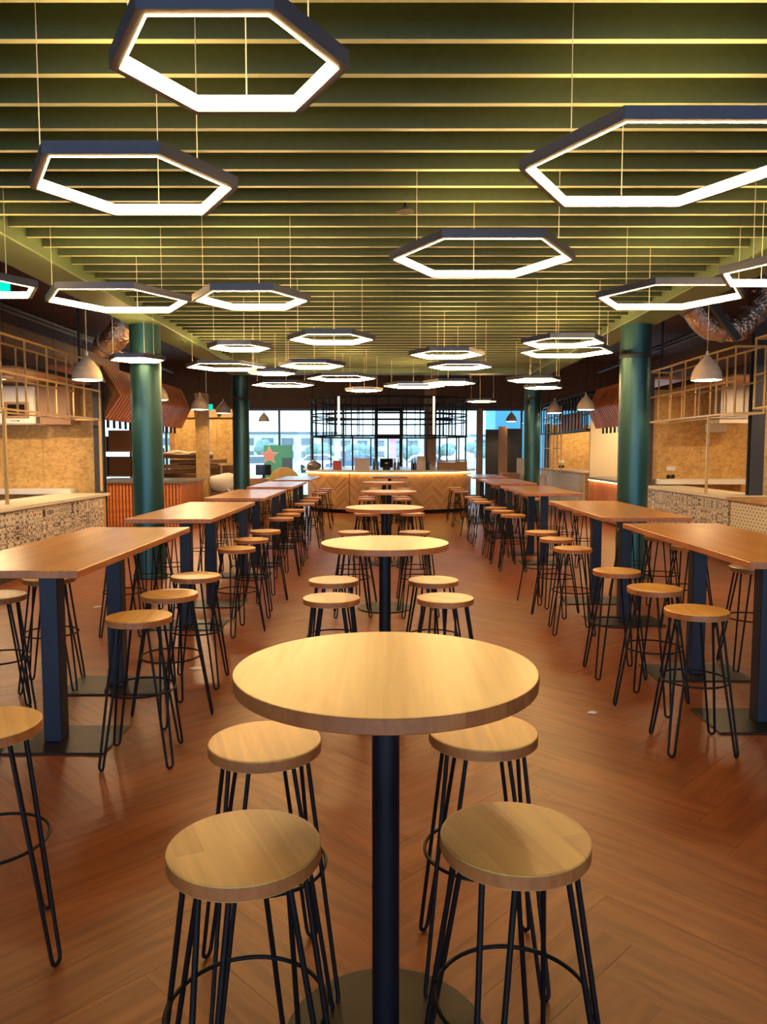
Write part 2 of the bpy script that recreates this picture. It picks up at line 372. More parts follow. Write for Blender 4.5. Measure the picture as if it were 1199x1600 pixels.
d = struct(MB().box(-.35, -.27, YF-.06, YF+.06, 0, 3.08).box(.47, .55, YF-.06, YF+.06, 0, 3.08).box(-.27, .47, YF-.06, YF+.06, 2.05, 2.2)
           .box(-.27, .47, YF-.06, YF+.06, 2.98, 3.08).box(.06, .1, YF-.05, YF+.05, 0, 2.05), 'door_1', 'black_steel')
MB().box(-.27, .06, YF-.01, YF+.01, 0, 2.05).box(.1, .47, YF-.01, YF+.01, 0, 2.05).box(-.27, .47, YF-.01, YF+.01, 2.2, 2.98).obj('pane', 'glass', d)
MB().tube([(.03, YF-.1, .9), (.03, YF-.1, 1.25)], .012).obj('handle', 'steel_grey', d)

# ------------------------------------------------------------------ columns
def column(x, y, h, label):
    t = thing('column', label, 'column', (x, y, 0), group=None)
    MB().lathe([(.19, 0), (.19, h)], 48).obj('shaft', 'teal_paint', t)
    MB().lathe([(.215, 0), (.215, .05), (.2, .06)], 48).obj('foot_collar', 'teal_paint', t)
    MB().lathe([(.193, 2.78), (.2, 2.785), (.2, 2.835), (.193, 2.84)], 48).obj('clamp_band', 'dark_post', t)
    return t
column(-3.03, 9.8, ZC, 'round teal painted column in the left row, nearest the camera')
column(3.15, 9.8, ZC, 'round teal painted column in the right row, nearest the camera')
column(-3.32, 17.7, ZC, 'farther slim teal painted column on the left, beside the cardboard heap')
column(3.36, 17.7, ZC, 'farther slim teal painted column on the right, before the blue wall')

# ------------------------------------------------------------------ tables
mesh_round = {}
mesh_round['top'] = MB().lathe([(.395, 1.012), (.3988, 1.0128), (.4, 1.015), (.4, 1.047), (.3988, 1.0492), (.395, 1.05)], 72).mesh('tabletop', 'round_top_wood')
mesh_round['pole'] = MB().lathe([(.037, .018), (.037, 1.0)], 28).mesh('pole', 'pole_steel')
mesh_round['base'] = MB().lathe([(.275, 0), (.28, .003), (.28, .011), (.275, .014), (.06, .016), (.05, .03), (.037, .032)], 56).mesh('base_disc', 'base_plate')
mesh_round['plate'] = MB().lathe([(.17, 1.003), (.17, 1.012)], 4).mesh('mounting_plate', 'black_steel')
rt = [(0.0, 2.0), (-.005, 4.8), (-.01, 7.85), (.045, 11.0), (-.03, 14.25), (.09, 17.5)]
ordn = ['nearest', 'second', 'third', 'fourth', 'fifth', 'sixth']
for i, (x, y) in enumerate(rt):
    lab = ['round pale wood bar table on dark pole, nearest of the centre row, front and largest',
           'second round bar table from the camera in the centre row, pale top on dark pole',
           'third round bar table from the camera in the centre row',
           'fourth round bar table from the camera in the centre row',
           'fifth round bar table from the camera, second last before the bar counter',
           'sixth and last round bar table of the centre row, right before the bar counter'][i]
    t = thing('round_bar_table', lab, 'table', (x, y, 0), 0, 'round bar tables in the centre row')
    mkobj('tabletop', mesh_round['top'], t); mkobj('pole', mesh_round['pole'], t); mkobj('base_disc', mesh_round['base'], t); mkobj('mounting_plate', mesh_round['plate'], t)
def edge_faces(m, zlo, zhi):
    m.materials.append(M['edge_wood'])
    for p_ in m.polygons:
        if abs(p_.normal.z) < .5: p_.material_index = 1
edge_faces(mesh_round['top'], 0, 0)
def long_table(x0, x1, y0, y1, side, i, far=None):
    cx, cy = (x0+x1)/2, (y0+y1)/2; w, l = (x1-x0)/2, (y1-y0)/2
    lab = ('long rectangular wooden bar table, %s from the camera in the %s row' % (ordn[i], side))
    t = thing('long_bar_table', lab, 'table', (cx, cy, 0), 0, 'long bar tables in the %s row' % side)
    MB().bbox(-w, w, -l, l, 1.012, 1.05, .003).obj('tabletop', 'long_top_wood', t)
    edge_faces(t.children[0].data, 0, 0)
    for s in (-1, 1):
        yy = s*.5
        MB().bbox(-.05, .05, yy-.05, yy+.05, .012, 1.0, .004).obj('leg', 'navy_steel', t)
        MB().bbox(-.34, .34, yy-.21, yy+.21, 0, .012, .003).obj('base_plate', 'base_plate', t)
        MB().box(-.2, .2, yy-.06, yy+.06, 1.0, 1.012).obj('mounting_plate', 'black_steel', t)
LT = [(-2.22, -1.475, 3.64, 5.76), (-2.21, -1.475, 6.45, 8.65), (-2.22, -1.48, 9.35, 11.5), (-2.23, -1.49, 12.3, 14.5), (-2.25, -1.5, 15.3, 17.6)]
RT = [(1.88, 2.63, 3.93, 6.07), (1.88, 2.65, 6.6, 8.85), (1.9, 2.68, 10.38, 12.75), (1.92, 2.70, 13.7, 15.95), (1.92, 2.70, 16.85, 19.05)]
for i, a in enumerate(LT): long_table(*a, 'left', i)
for i, a in enumerate(RT): long_table(*a, 'right', i)

# ------------------------------------------------------------------ stools
def leg_mesh():
    top, bot = .125, .243; pts = []
    zt, zb = .722, .0068
    def p(side, z):   # rod centre line
        k = (zt-z)/(zt-zb); r = top+(bot-top)*k; s = .036+(.0175-.036)*k
        return (r, side*s, z)
    pts.append(p(-1, zt)); pts.append(p(-1, .4)); pts.append(p(-1, .03))
    for a in range(1, 8):
        an = PI*a/8; pts.append((bot-.002, -.0175*math.cos(an), .0068+.0185*(1-math.sin(an))+.0))
    pts += [p(1, .03), p(1, .4), p(1, zt)]
    return MB().tube(pts, .0066, 8).mesh('leg', 'black_steel')
LEG = leg_mesh()
SEAT = MB().lathe([(.163, .728), (.1662, .7288), (.1675, .731), (.1675, .759), (.1662, .7612), (.163, .762)], 56).mesh('seat', 'stool_wood')
edge_faces(SEAT, 0, 0)
RING = MB().tube([(.178*math.cos(a*PI/24), .178*math.sin(a*PI/24), .38) for a in range(48)], .0055, 8, closed=True).mesh('foot_ring', 'black_steel')
PLATE = MB().box(-.105, .105, -.105, .105, .722, .728).mesh('mounting_plate', 'black_steel')
proto = None
def stool(x, y, lab, group, rz=None):
    global proto
    if rz is None: rz = random.choice((0, PI/4))+random.uniform(-.25, .25)
    if proto is None:
        t = thing('bar_stool', lab, 'stool', (x, y, 0), rz, group)
        mkobj('seat', SEAT, t); mkobj('foot_ring', RING, t); mkobj('mounting_plate', PLATE, t)
        for k in range(4): mkobj('leg', LEG, t, (0, 0, 0), PI/4+k*PI/2)
        proto = t; return t
    return dup(proto, (x, y, 0), rz, lab, group)
corner = {(-1, -1): 'front left', (1, -1): 'front right', (-1, 1): 'back left', (1, 1): 'back right'}
rs = {0: [(-.31, 1.62, .45), (.29, 1.66, .35), (-.36, 2.23, .3), (.30, 2.31, 0)], 1: [(-.32, 4.47, .1), (.35, 4.47, .9), (-.35, 5.10, 0), (.32, 5.10, .4)]}
for i, (tx, ty) in enumerate(rt):
    L_ = rs.get(i) or [(tx-.32, ty-.33, None), (tx+.33, ty-.33, None), (tx-.33, ty+.34, None), (tx+.32, ty+.34, None)]
    for k, (x, y, r) in enumerate(L_):
        nm = ('front left', 'front right', 'back left', 'back right')[k]
        stool(x, y, 'hairpin stool with round wooden seat, %s at the %s round centre table' % (nm, ordn[i] if i < 5 else 'farthest'), 'stools at the round centre tables', r)
def row(side, i, spots, where):
    k3 = ['nearest', 'middle', 'farthest']
    for k, (x, y) in enumerate(spots):
        stool(x, y, '%s of three hairpin stools on the %s side of the %s long table, %s row' % (k3[k], where, ordn[i], side), 'stools along the long tables, %s row' % side)
stool(-1.27, 2.37, 'wooden hairpin stool cut off by the left picture edge, in the foreground', 'stools along the long tables, left row', .5)
aisleL = [[(-1.29, 3.96), (-1.31, 4.6), (-1.32, 5.28)], [(-1.33, 6.8), (-1.32, 7.5), (-1.31, 8.3)], [(-1.36, 9.9), (-1.34, 10.55), (-1.36, 11.3)], [(-1.34, 12.65), (-1.35, 13.5), (-1.37, 14.35)], [(-1.39, 16.0), (-1.40, 16.85), (-1.40, 17.7)]]
aisleR = [[(1.69, 4.12), (1.70, 4.8), (1.67, 5.5)], [(1.67, 6.8), (1.69, 7.55), (1.67, 8.2)], [(1.73, 10.4), (1.70, 11.1), (1.69, 11.75)], [(1.67, 13.15), (1.67, 13.85), (1.66, 14.55)], [(1.62, 16.5), (1.63, 17.4), (1.64, 18.25)]]
for i in range(5):
    row('left', i, aisleL[i], 'aisle'); row('right', i, aisleR[i], 'aisle')
    y0, y1 = LT[i][2], LT[i][3]; ys = [4.0, 4.55, 5.2] if i == 0 else [y0+.3, (y0+y1)/2, y1-.3]
    row('left', i, [(-2.31+random.uniform(-.03, .03), v) for v in (ys)], 'outer')
    y0, y1 = RT[i][2], RT[i][3]; ys = [y0+.35, (y0+y1)/2, y1-.35]
    ys = [4.45, 5.1, 5.67] if i == 0 else ys
    row('right', i, [(2.76+random.uniform(-.03, .03), v) for v in ys], 'outer')

# ------------------------------------------------------------------ hexagon lamps
SZ = {'A': (2.82, .57, 'large'), 'B': (2.72, .42, 'medium'), 'C': (2.69, .32, 'small')}
hexm = {}
def ringpart(ro, ri, z0, z1):
    mb = MB(); o = [(ro*math.cos(k*PI/3), ro*math.sin(k*PI/3)) for k in range(6)]; i = [(ri*math.cos(k*PI/3), ri*math.sin(k*PI/3)) for k in range(6)]
    v = [(x, y, z0) for x, y in o]+[(x, y, z1) for x, y in o]+[(x, y, z0) for x, y in i]+[(x, y, z1) for x, y in i]
    f = []
    for k in range(6):
        j = (k+1) % 6
        f += [(k, j, 6+j, 6+k), (12+j, 12+k, 18+k, 18+j), (6+k, 6+j, 18+j, 18+k), (k, 12+k, 12+j, j)]
    mb.add(v, f); return mb
for c, (z, s, _) in SZ.items():
    hexm[c] = (ringpart(s+.018, s-.012, .002, .050).mesh('frame', 'lamp_frame'), ringpart(s-.0125, s-.018, 0, .046).mesh('diffuser', 'led'),
               [MB().tube([((s-.004)*.866*math.cos(a), (s-.004)*.866*math.sin(a), .048), ((s-.004)*.866*math.cos(a), (s-.004)*.866*math.sin(a), ZS+.215-z)], .0022, 5).mesh('cable', 'cable') for a in (PI/2, PI*7/6, PI*11/6)])
lamps = [('C', -.44, 2.25, 'hexagon LED pendant at the top left, highest in the picture'),
 ('B', -1.06, 3.33, 'medium hexagon LED pendant on the left, second from the camera'),
 ('A', 1.16, 3.40, 'large hexagon LED pendant at the right edge, nearest the camera on that side'),
 ('A', .61, 4.95, 'large hexagon LED pendant right of centre, over the second round table'),
 ('B', -.99, 5.76, 'medium hexagon LED pendant left of centre, beside two touching ones on the left'),
 ('A', -2.16, 6.31, 'large hexagon LED pendant in front of the top of the left column'),
 ('B', -2.67-.12, 5.3, 'hexagon LED pendant cut off by the left picture edge'),
 ('A', 2.24, 6.16, 'large hexagon LED pendant in front of the top of the right column'),
 ('B', 2.52, 4.9, 'hexagon LED pendant cut off by the right picture edge, at its middle height'),
 ('C', -1.53, 8.14, 'small hexagon LED pendant hanging just below the left ceiling beam end'),
 ('B', -.54, 7.73, 'medium hexagon LED pendant slightly left of centre above the third round table'),
 ('A', -2.30, 11.19, 'large hexagon LED pendant crossing before the far left column'),
 ('B', -.96, 10.10, 'medium hexagon LED pendant left of centre, level with the cross beam'),
 ('C', -1.57, 10.76, 'small hexagon LED pendant just right of the far left column'),
 ('A', -1.88, 14.16, 'large distant hexagon LED pendant over the left aisle, near the cross beam'),
 ('A', -.74, 12.90, 'large distant hexagon LED pendant left of centre, below the cross beam'),
 ('C', -.39, 13.79, 'smallest looking hexagon LED pendant left of centre above the bar rack'),
 ('B', .70, 8.95, 'medium hexagon LED pendant right of centre, upper one of a pair'),
 ('B', .98, 10.22, 'medium hexagon LED pendant right of centre, lower one of a pair'),
 ('A', .53, 14.39, 'large distant hexagon LED pendant right of centre, above the bar rack'),
 ('B', 1.05, 12.68, 'medium distant hexagon LED pendant overlapping a larger one above the bar rack'),
 ('C', 2.08, 16.81, 'farthest and lowest small hexagon LED pendant, right of the bar rack'),
 ('B', 1.82, 7.97, 'medium hexagon LED pendant, upper of two close ones by the far right column'),
 ('A', 2.22, 9.53, 'large hexagon LED pendant, lower of two close ones by the far right column'),
 ('B', 2.32, 12.14, 'medium hexagon LED pendant before the shaft of the far right column'),
 ('C', 2.68, 13.20, 'small hexagon LED pendant before the far right column, lowest of four there'),
 ('C', -2.94, 9.2, 'small hexagon LED pendant hanging across the near left column')]
seen = set()
for c, x, y, lab in lamps:
    z = SZ[c][0]
    o = thing('hexagon_pendant_lamp', lab, 'lamp', (x, y, z), 0, 'hexagon LED pendants under the slatted ceiling')
    mkobj('frame', hexm[c][0], o); mkobj('diffuser', hexm[c][1], o)
    for w in hexm[c][2]: mkobj('cable', w, o)
    if y > 16:
        for a in (PI/2, PI*7/6, PI*11/6): MB().tube([((SZ[c][1]-.004)*.866*math.cos(a), (SZ[c][1]-.004)*.866*math.sin(a), ZS+.2-z), ((SZ[c][1]-.004)*.866*math.cos(a), (SZ[c][1]-.004)*.866*math.sin(a), ZC-z)], .0022, 5).obj('cable', 'cable', o)
# bell pendants
BELL = MB(); n = 32
prof = [(.012, .285), (.03, .275), (.05, .25), (.085, .205), (.13, .15), (.158, .09), (.17, .03), (.172, 0), (.164, .004), (.15, .09), (.12, .145), (.07, .2), (.01, .255)]
BELL.lathe(prof, n); BELL = BELL.mesh('shade', 'concrete')
BGL = MB().lathe([(.09, -.008), (.14, -.003), (.163, .004), (.15, .012)], 28).mesh('diffuser', 'bulb')
CAP = MB().lathe([(.013, .28), (.015, .285), (.015, .325), (.008, .335)], 14).mesh('cap', 'white_paint')
bl = [(-3.50, 9.1, 2.45, 'left row, nearest the camera'), (-3.63, 12.3, 2.43, 'left row, half hidden behind the near left column'), (-3.63, 15.1, 2.43, 'left row, third, right of the orange canopy'),
      (-3.78, 18.0, 2.5, 'left row, fourth, beside the far left column'), (-3.83, 24.3, 2.54, 'left row, farthest, in front of the window'),
      (3.68, 8.9, 2.43, 'right row, nearest the camera'), (3.88, 15.0, 2.42, 'right row, second, by the orange canopy'), (3.82, 17.5, 2.48, 'right row, third, just right of the far column'),
      (3.98, 24.5, 2.56, 'right row, farthest, in front of the blue wall')]
for x, y, z, lab in bl:
    li = bpy.data.lights.new('bell_bulb', 'SPOT'); li.energy = 60; li.color = (1, .66, .33); li.shadow_soft_size = .12; li.spot_size = 2.7; li.spot_blend = .3
    o = thing('bell_pendant_lamp', 'grey concrete bell pendant lamp, '+lab, 'lamp', (x, y, z), 0, 'concrete bell pendants')
    mkobj('bulb_light', li, o, (0, 0, -.03)); mkobj('shade', BELL, o); mkobj('diffuser', BGL, o); mkobj('cap', CAP, o)
    MB().tube([(0, 0, .33), (0, 0, ZC-z)], .004, 6).obj('cable', 'black_steel' if y > 14 else 'cable', o)
o = thing('ceiling_sensor', 'small dark sensor hanging under the slatted ceiling in the middle', 'sensor', (.13, 5.3, 0))
MB().tube([(0, 0, ZS-.03), (0, 0, ZS+.2)], .008).obj('stem', 'black_steel', o); MB().lathe([(.055, ZS-.05), (.06, ZS-.045), (.04, ZS-.028)], 20).obj('head', 'dark_post', o)

# ------------------------------------------------------------------ tiled and pegboard stall counters
def tile_counter(name, label, xf, depth, y0, y1, h, s, tiles=True):
    """xf = face toward the aisle, s = direction away from aisle (+-1)"""
    t = thing(name, label, 'counter', (xf, y0, 0)); L_ = y1-y0
    a, b = sorted((s*.03, s*depth))
    MB().box(a, b, 0, L_, .1, h-.05).obj('body', 'osb_trim' if tiles else 'pine', t)
    a, b = sorted((s*.06, s*depth)); MB().box(a, b, .02, L_-.02, 0, .1).obj('plinth', 'dark_post', t)
    a, b = sorted((-s*.03, s*(depth+.02))); MB().bbox(a, b, -.02, L_+.04, h-.045, h, .004).obj('worktop', 'stone_white' if tiles else 'pine', t)
    return t
TS = .19
def tile_mesh(): return MB().bbox(-.006, .006, -TS/2+.0015, TS/2-.0015, -TS/2+.0015, TS/2-.0015, .0015).mesh('tile', 'ornament_tile')
TM = tile_mesh()
def tiles(t, s, L_, h, end=None):
    n = int(L_/TS); rows = int((h-.15)/TS)
    for i in range(n):
        for j in range(rows): mkobj('tile', TM, t, (s*.024, (i+.5)*TS, h-.055-(j+.5)*TS))
t = tile_counter('tiled_counter', 'stall counter faced with patterned blue and white tiles, left side', -4.62, .75, 8.2, 12.72, .93, -1)
tiles(t, -1, 4.5, .93)
t = tile_counter('tiled_counter', 'stall counter faced with patterned tiles, right side behind the near column', 4.93, .7, 11.05, 14.75, .97, 1)
tiles(t, 1, 3.7, .97)
t = tile_counter('pegboard_counter', 'counter with perforated cream pegboard front, at the right picture edge', 4.93, .7, 8.6, 11.0, .965, 1, False)
MB().box(.018, .03, 0, 2.38, .1, .90).obj('front_panel', 'pegboard', t)
t = tile_counter('white_counter', 'white boarded counter with wooden top beyond the right orange canopy', 4.9, .7, 19.0, 24.4, 1.09, 1, False)
for k in range(8): MB().bbox(.012, .03, .5, 5.3, .12+k*.115, .228+k*.115, .003).obj('board', 'white_paint', t)
MB().box(.01, .03, .02, .48, .1, 1.03).obj('end_panel', 'pegboard', t)
# partition walls of OSB across each stall
def osb_wall(name, label, x0, x1, y, z0, z1, n, frame='osb_trim'):
    t = thing(name, label, 'wall panel', (x0, y, 0)); w = (x1-x0)/n
    for k in range(n): MB().bbox(k*w+.002, (k+1)*w-.002, 0, .02, z0, z1, .002).obj('board', 'osb', t)
    MB().box(0, x1-x0, .02, .08, 0, z1+.05).obj('frame', frame, t)
    return t
osb_wall('osb_partition', 'tall OSB partition at the end of the left tiled stall', -7.6, -4.85, 12.95, .05, 2.62, 3)
osb_wall('osb_partition', 'tall OSB partition with sockets at the end of the right tiled stall', 5.15, 8.0, 14.9, .05, 2.75, 3)
osb_wall('osb_partition', 'OSB partition at the far right, under the black rack', 5.2, 7.6, 24.6, .05, 2.4, 3)
osb_wall('osb_partition', 'short OSB partition right of the grey post, at the right picture edge', 5.6, 7.6, 11.6, .05, 2.6, 2)
tag(MB().bbox(-.95, .95, -.28, 0, -.09, 0, .003).obj('back_worktop', 'white_paint', None, (-6.15, 12.93, 1.0)), 'white worktop against the left OSB partition', 'worktop')
MB()
tag(MB().bbox(-.85, .85, -.3, 0, -.1, 0, .003).obj('back_worktop', 'white_paint', None, (6.05, 14.88, 1.09)), 'white worktop against the right OSB partition', 'worktop')
for nm, x, y, g in (('right OSB partition above the white worktop', 5.52, 14.89, 0), ('far right OSB partition under the black rack', 5.62, 24.59, 1)):
    o = thing('wall_socket', 'white and black double sockets on the '+nm, 'socket', (x, y, 0))
    MB().bbox(-.085, .085, -.02, 0, 1.24, 1.33, .004).obj('cover', 'white_paint', o)
    for q in (-.045, .045):
        w = MB().lathe([(.036, 0), (.04, .01), (.03, .022)], 16).obj('socket_cup', 'black_gloss', o); w.rotation_euler = (PI/2, 0, 0); w.location = (q, 0, 1.13)
# fill lights added to brighten the stalls and the heap, with made-up housings
for x, y, z, w, e, lb in ((-5.7, 11.2, 2.66, .5, 58, 'added flat fill light under the plywood ceiling of the left tiled stall'), (6.9, 12.3, 2.74, .5, 62, 'added flat fill light under the plywood ceiling of the right tiled stall'),
                       (6.25, 17.9, 2.9, .5, 70, 'added flat fill light above the cream panel, right stall'), (6.3, 23.4, 2.9, .5, 60, 'added flat fill light above the far right counter'),
                       (6.5, 10.0, 2.9, .5, 45, 'added flat fill light by the right picture edge'), (-5.95, 14.4, 2.9, .4, 60, 'added flat fill light above the left batten counter'), (-5.1, 20.1, 4.45, .5, 190, 'added flat fill light above the left cardboard heap')):
    t = thing('added_fill_light', lb, 'light', (x, y, z)); MB().bbox(-w/2-.02, w/2+.02, -.12, .12, 0, .04, .004).obj('housing', 'white_paint', t); MB().box(-w/2, w/2, -.1, .1, -.004, 0).obj('diffuser', 'bulb', t)
    for q in (-.2, .2): MB().tube([(q, 0, .04), (q, 0, ZC-z)], .003, 5).obj('cable', 'black_steel', t)
    li = bpy.data.lights.new('added_fill_light', 'AREA'); li.shape = 'RECTANGLE'; li.size = w; li.size_y = .2; li.energy = e; li.color = (1, .68, .36); mkobj('light_source', li, t, (0, 0, -.01))
# dark posts
for x0, x1, y, z1, lab in ((-4.84, -4.69, 12.78, 2.75, 'dark wooden post at the end of the left tiled counter'), (5.36, 5.55, 11.3, ZC, 'wide dark grey steel post at the right edge, behind the pegboard counter'),
                       (5.0, 5.13, 14.8, 3.2, 'dark steel post beside the near right column'), (5.05, 5.18, 24.4, 2.5, 'narrow dark post beside the far right OSB partition')):
    t = thing('steel_post', lab, 'post', ((x0+x1)/2, y, 0)); w = (x1-x0)/2
    z0 = .0
    MB().box(-w, w, -.01, .01, z0, z1).box(-w, w, .11, .13, z0, z1).box(-.012, .012, .01, .11, z0, z1).obj('profile', 'dark_post', t)
    MB().box(-w-.04, w+.04, -.04, .16, 0, .012).obj('foot_plate', 'dark_post', t)

# brass rod racks hanging over the counters
def rack(label, x, s, y0, y1, zz, mat='brass', dep=.42, step=.62, pole=None, r=.013, zc=ZC, hang=True):
    t = thing('rod_rack', label, 'rack', (x, y0, 0)); L_ = y1-y0
    for xx in (0, s*dep):
        for z in zz: MB().bar((xx, -r, z), (xx, L_+r, z), r).obj('rail', mat, t)
        n = round(L_/step)
        for k in range(n+1):
            yy = L_*k/n; MB().bar((xx, yy, zz[0]), (xx, yy, zz[-1]), r*.8).obj('upright', mat, t)
    for z in (zz[0], zz[-1]):
        for yy in (0, L_): MB().bar((0, yy, z), (s*dep, yy, z), r).obj('cross_rail', mat, t)
    for yy in (pole or []): MB().bar((0, yy, .97), (0, yy, zz[0]), r*1.3).obj('pole', mat, t)
    if hang:
        for yy in (.1, L_-.1): MB().tube([(s*dep/2, yy, zz[-1]), (s*dep/2, yy, zc)], .004, 5).obj('hanger', 'black_steel', t)
        for yy in (.1, L_-.1): MB().bar((0, yy, zz[-1]), (s*dep, yy, zz[-1]), .006).obj('cross_rail', mat, t)
    return t
rack('pale brass rod rack hanging over the left tiled counter', -4.62, -1, 7.4, 12.5, (2.13, 2.58, 3.03), pole=[1.95, 5.08])
rack('pale brass rod rack hanging over the right tiled counter', 4.93, 1, 10.95, 14.6, (2.16, 2.61, 3.09), pole=[.85])
rack('pale brass rod rack at the right picture edge beyond the grey post', 5.02, 1, 8.3, 10.55, (2.2, 2.65, 3.14), mat='brass', pole=[])
rack('black rod rack over the far right counter', 4.9, 1, 18.9, 24.3, (2.15, 2.6, 3.05), mat='black_steel', step=.35, r=.018)
t = thing('planter_crate', 'orange slatted crate inside the black rack at the far right', 'crate', (5.0, 19.6, 2.19))
MB().box(0, .3, 0, 2.6, 0, .02).obj('bottom', 'orange_batten', t)
for k in range(16): MB().box(-.01, .01, .02+k*.162, .13+k*.162, .02, .42).obj('board', 'orange_batten', t)
# kitchen extras of the left stall
t = thing('extraction_unit', 'white extraction unit with dark rounded window above the left stall', 'appliance', (-6.6, 12.45, 2.05))
MB().bbox(-.4, .95, 0, .45, 0, .62, .02).obj('housing', 'white_paint', t)
MB().bbox(.46, .86, -.02, 0, .1, .36, .008).obj('bezel', 'cardboard', t); MB().bbox(.52, .8, -.028, -.02, .14, .32, .004).obj('screen', 'black_gloss', t)
for q in (.05, .55):
    MB().add([], []); a = MB(); a.box(q, q+.12, -.004, 0, .055, .063); a.add([(q+.12, -.004, .045), (q+.16, -.004, .059), (q+.12, -.004, .073), (q+.12, 0, .045), (q+.16, 0, .059), (q+.12, 0, .073)], [(0, 1, 2), (5, 4, 3), (0, 3, 4, 1), (1, 4, 5, 2)]); a.obj('arrow', 'black_steel', t)
tag(MB().bbox(0, .5, 0, .4, 0, .62, .006).obj('wall_cupboard', 'brown_board', None, (-5.6, 12.5, 2.05)), 'brown cupboard beside the white extraction unit, left stall', 'cupboard')
tag(MB().bbox(-1.6, 1.0, 0, 2.6, 0, .03, .003).obj('canopy_board', 'pine', None, (-5.9, 10.3, 2.72)), 'plywood ceiling board over the left tiled stall', 'board')
tag(MB().bbox(-1.2, 1.3, 0, 2.6, 0, .03, .003).obj('canopy_board', 'pine', None, (6.7, 12.25, 2.8)), 'plywood ceiling board over the right tiled stall', 'board')
# right stall upper things
t = thing('wall_cabinet', 'grey steel cabinet on a shelf above the right stall', 'cabinet', (6.02, 13.9, 2.2))
MB().bbox(0, .5, 0, .5, 0, .6, .006).obj('body', 'steel_grey', t); MB().bbox(.04, .24, -.015, 0, .03, .57, .004).obj('door', 'steel_grey', t); MB().bbox(.26, .46, -.015, 0, .03, .57, .004).obj('door', 'steel_grey', t)
tag(MB().bbox(0, .62, 0, .4, 0, .07, .005).obj('shelf', 'pale_board', None, (5.98, 13.85, 2.12)), 'pale shelf under the grey cabinet above the right stall', 'shelf')
tag(MB().bbox(0, .34, 0, .22, 0, .17, .008).obj('switch_box', 'white_paint', None, (6.15, 14.65, 1.98)), 'white box on the right OSB partition under the shelf', 'box')
tag(MB().bbox(0, .05, 0, .05, 0, .5, .003).obj('light_batten', 'white_lit', None, (6.6, 13.9, 2.25)), 'lit vertical light batten beside the grey cabinet, right stall', 'light')

# ------------------------------------------------------------------ slatted canopies and batten counters
def canopy(label, x, s, y0, y1):
    """folded profile bulging toward the aisle; s points away from it"""
    t = thing('slatted_canopy', label, 'canopy', (x, y0, 0)); L_ = y1-y0
    prof = [(0, 2.15), (-s*.18, 2.58), (0, 3.05)]
    mb = MB()
    for k in range(2):
        (xa, za), (xb, zb) = prof[k], prof[k+1]
        a, b = xa+s*.03, xb+s*.03
        mb.add([(a, 0, za), (b, 0, zb), (b, L_, zb), (a, L_, za), (a+s*.04, 0, za), (b+s*.04, 0, zb), (b+s*.04, L_, zb), (a+s*.04, L_, za)],
               [(0, 1, 2, 3), (7, 6, 5, 4), (0, 4, 5, 1), (1, 5, 6, 2), (2, 6, 7, 3), (3, 7, 4, 0)])
    mb.obj('backing_board', 'cardboard_dark', t)
    for k in range(2):
        mb = MB(); (xa, za), (xb, zb) = prof[k], prof[k+1]; n = int((L_-.1)/.15)
        for i in range(n):
            y = i*.15+.02
            sh = .3
            ya, yb = (y, min(y+sh, L_-.1)) if k == 0 else (min(y+sh, L_-.1), y)
            v = []
            for dx in (0, s*.03):
                v += [(xa+dx, ya, za), (xa+dx, ya+.095, za), (xb+dx, yb+.095, zb), (xb+dx, yb, zb)]
            mb.add(v, [(0, 1, 2, 3), (7, 6, 5, 4), (0, 4, 5, 1), (1, 5, 6, 2), (2, 6, 7, 3), (3, 7, 4, 0)])
        tag(mb.obj('batten', 'orange_batten', t), kind='stuff')
    # near end face of the same boards
    mb = MB(); w = .0
    n = 22
    # end frame
    MB().bbox(min(s*.05, s*.95), max(s*.05, s*.95), 0, L_, 3.0, 3.05, .003).obj('top_board', 'orange_batten', t)
    for yy in (.3, L_-.3): MB().bar((s*.5, yy, 3.05), (s*.5, yy, ZC), .02).obj('hanger', 'dark_post', t)
    mb = MB()
    for i in range(int(L_/.3)): mb.box(min(s*.06, s*.09), max(s*.06, s*.09), i*.3+.05, i*.3+.12, 2.02, 2.17)
    tag(mb.obj('bracket', 'black_steel', t), kind='stuff')
canopy('orange slatted wooden canopy with folded front, left side behind the near column', -4.72, -1, 12.95, 18.0)
canopy('orange slatted wooden canopy with folded front, right side behind the near column', 4.92, 1, 14.95, 18.2)
def batten_counter(label, x0, x1, y0, y1, h, side):
    t = thing('slatted_counter', label, 'counter', ((x0+x1)/2, (y0+y1)/2, 0)); a, b = (x1-x0)/2, (y1-y0)/2
    MB().box(-a+.03, a-.03, -b+.03, b-.03, 0, h-.05).obj('body', 'cardboard_dark', t)
    MB().bbox(-a-.04, a+.04, -b-.04, b+.04, h-.05, h, .005).obj('worktop', 'grey_stone', t)
    mb = MB(); n = int(2*a/.07)
    for i in range(n):
        x = -a+.02+i*(2*a-.04)/n; mb.box(x, x+.042, -b, -b+.03, .06, h-.05)
    n = int(2*b/.07)
    for i in range(n):
        y = -b+.02+i*(2*b-.04)/n
        if side < 0: mb.box(a-.03, a, y, y+.042, .06, h-.05)
        else: mb.box(-a, -a+.03, y, y+.042, .06, h-.05)
    tag(mb.obj('batten', 'orange_batten', t), kind='stuff')
    return t
batten_counter('counter clad in orange wooden battens with dark worktop, left behind the near column', -6.3, -4.25, 15.9, 17.9, 1.0, -1)
t = batten_counter('counter clad in orange wooden battens with glowing top edge, right side', 4.92, 6.4, 15.06, 18.6, 1.0, 1)
MB().box(-.76, -.745, -1.75, 1.75, .925, .94).obj('light_strip', 'led_strip', t)
tag(MB().bbox(-.14, .14, -.12, .12, 0, 3.0, .004).obj('wooden_pillar', 'osb', None, (-4.42, 18.6, 0)), 'square OSB pillar below the left orange canopy', 'pillar')
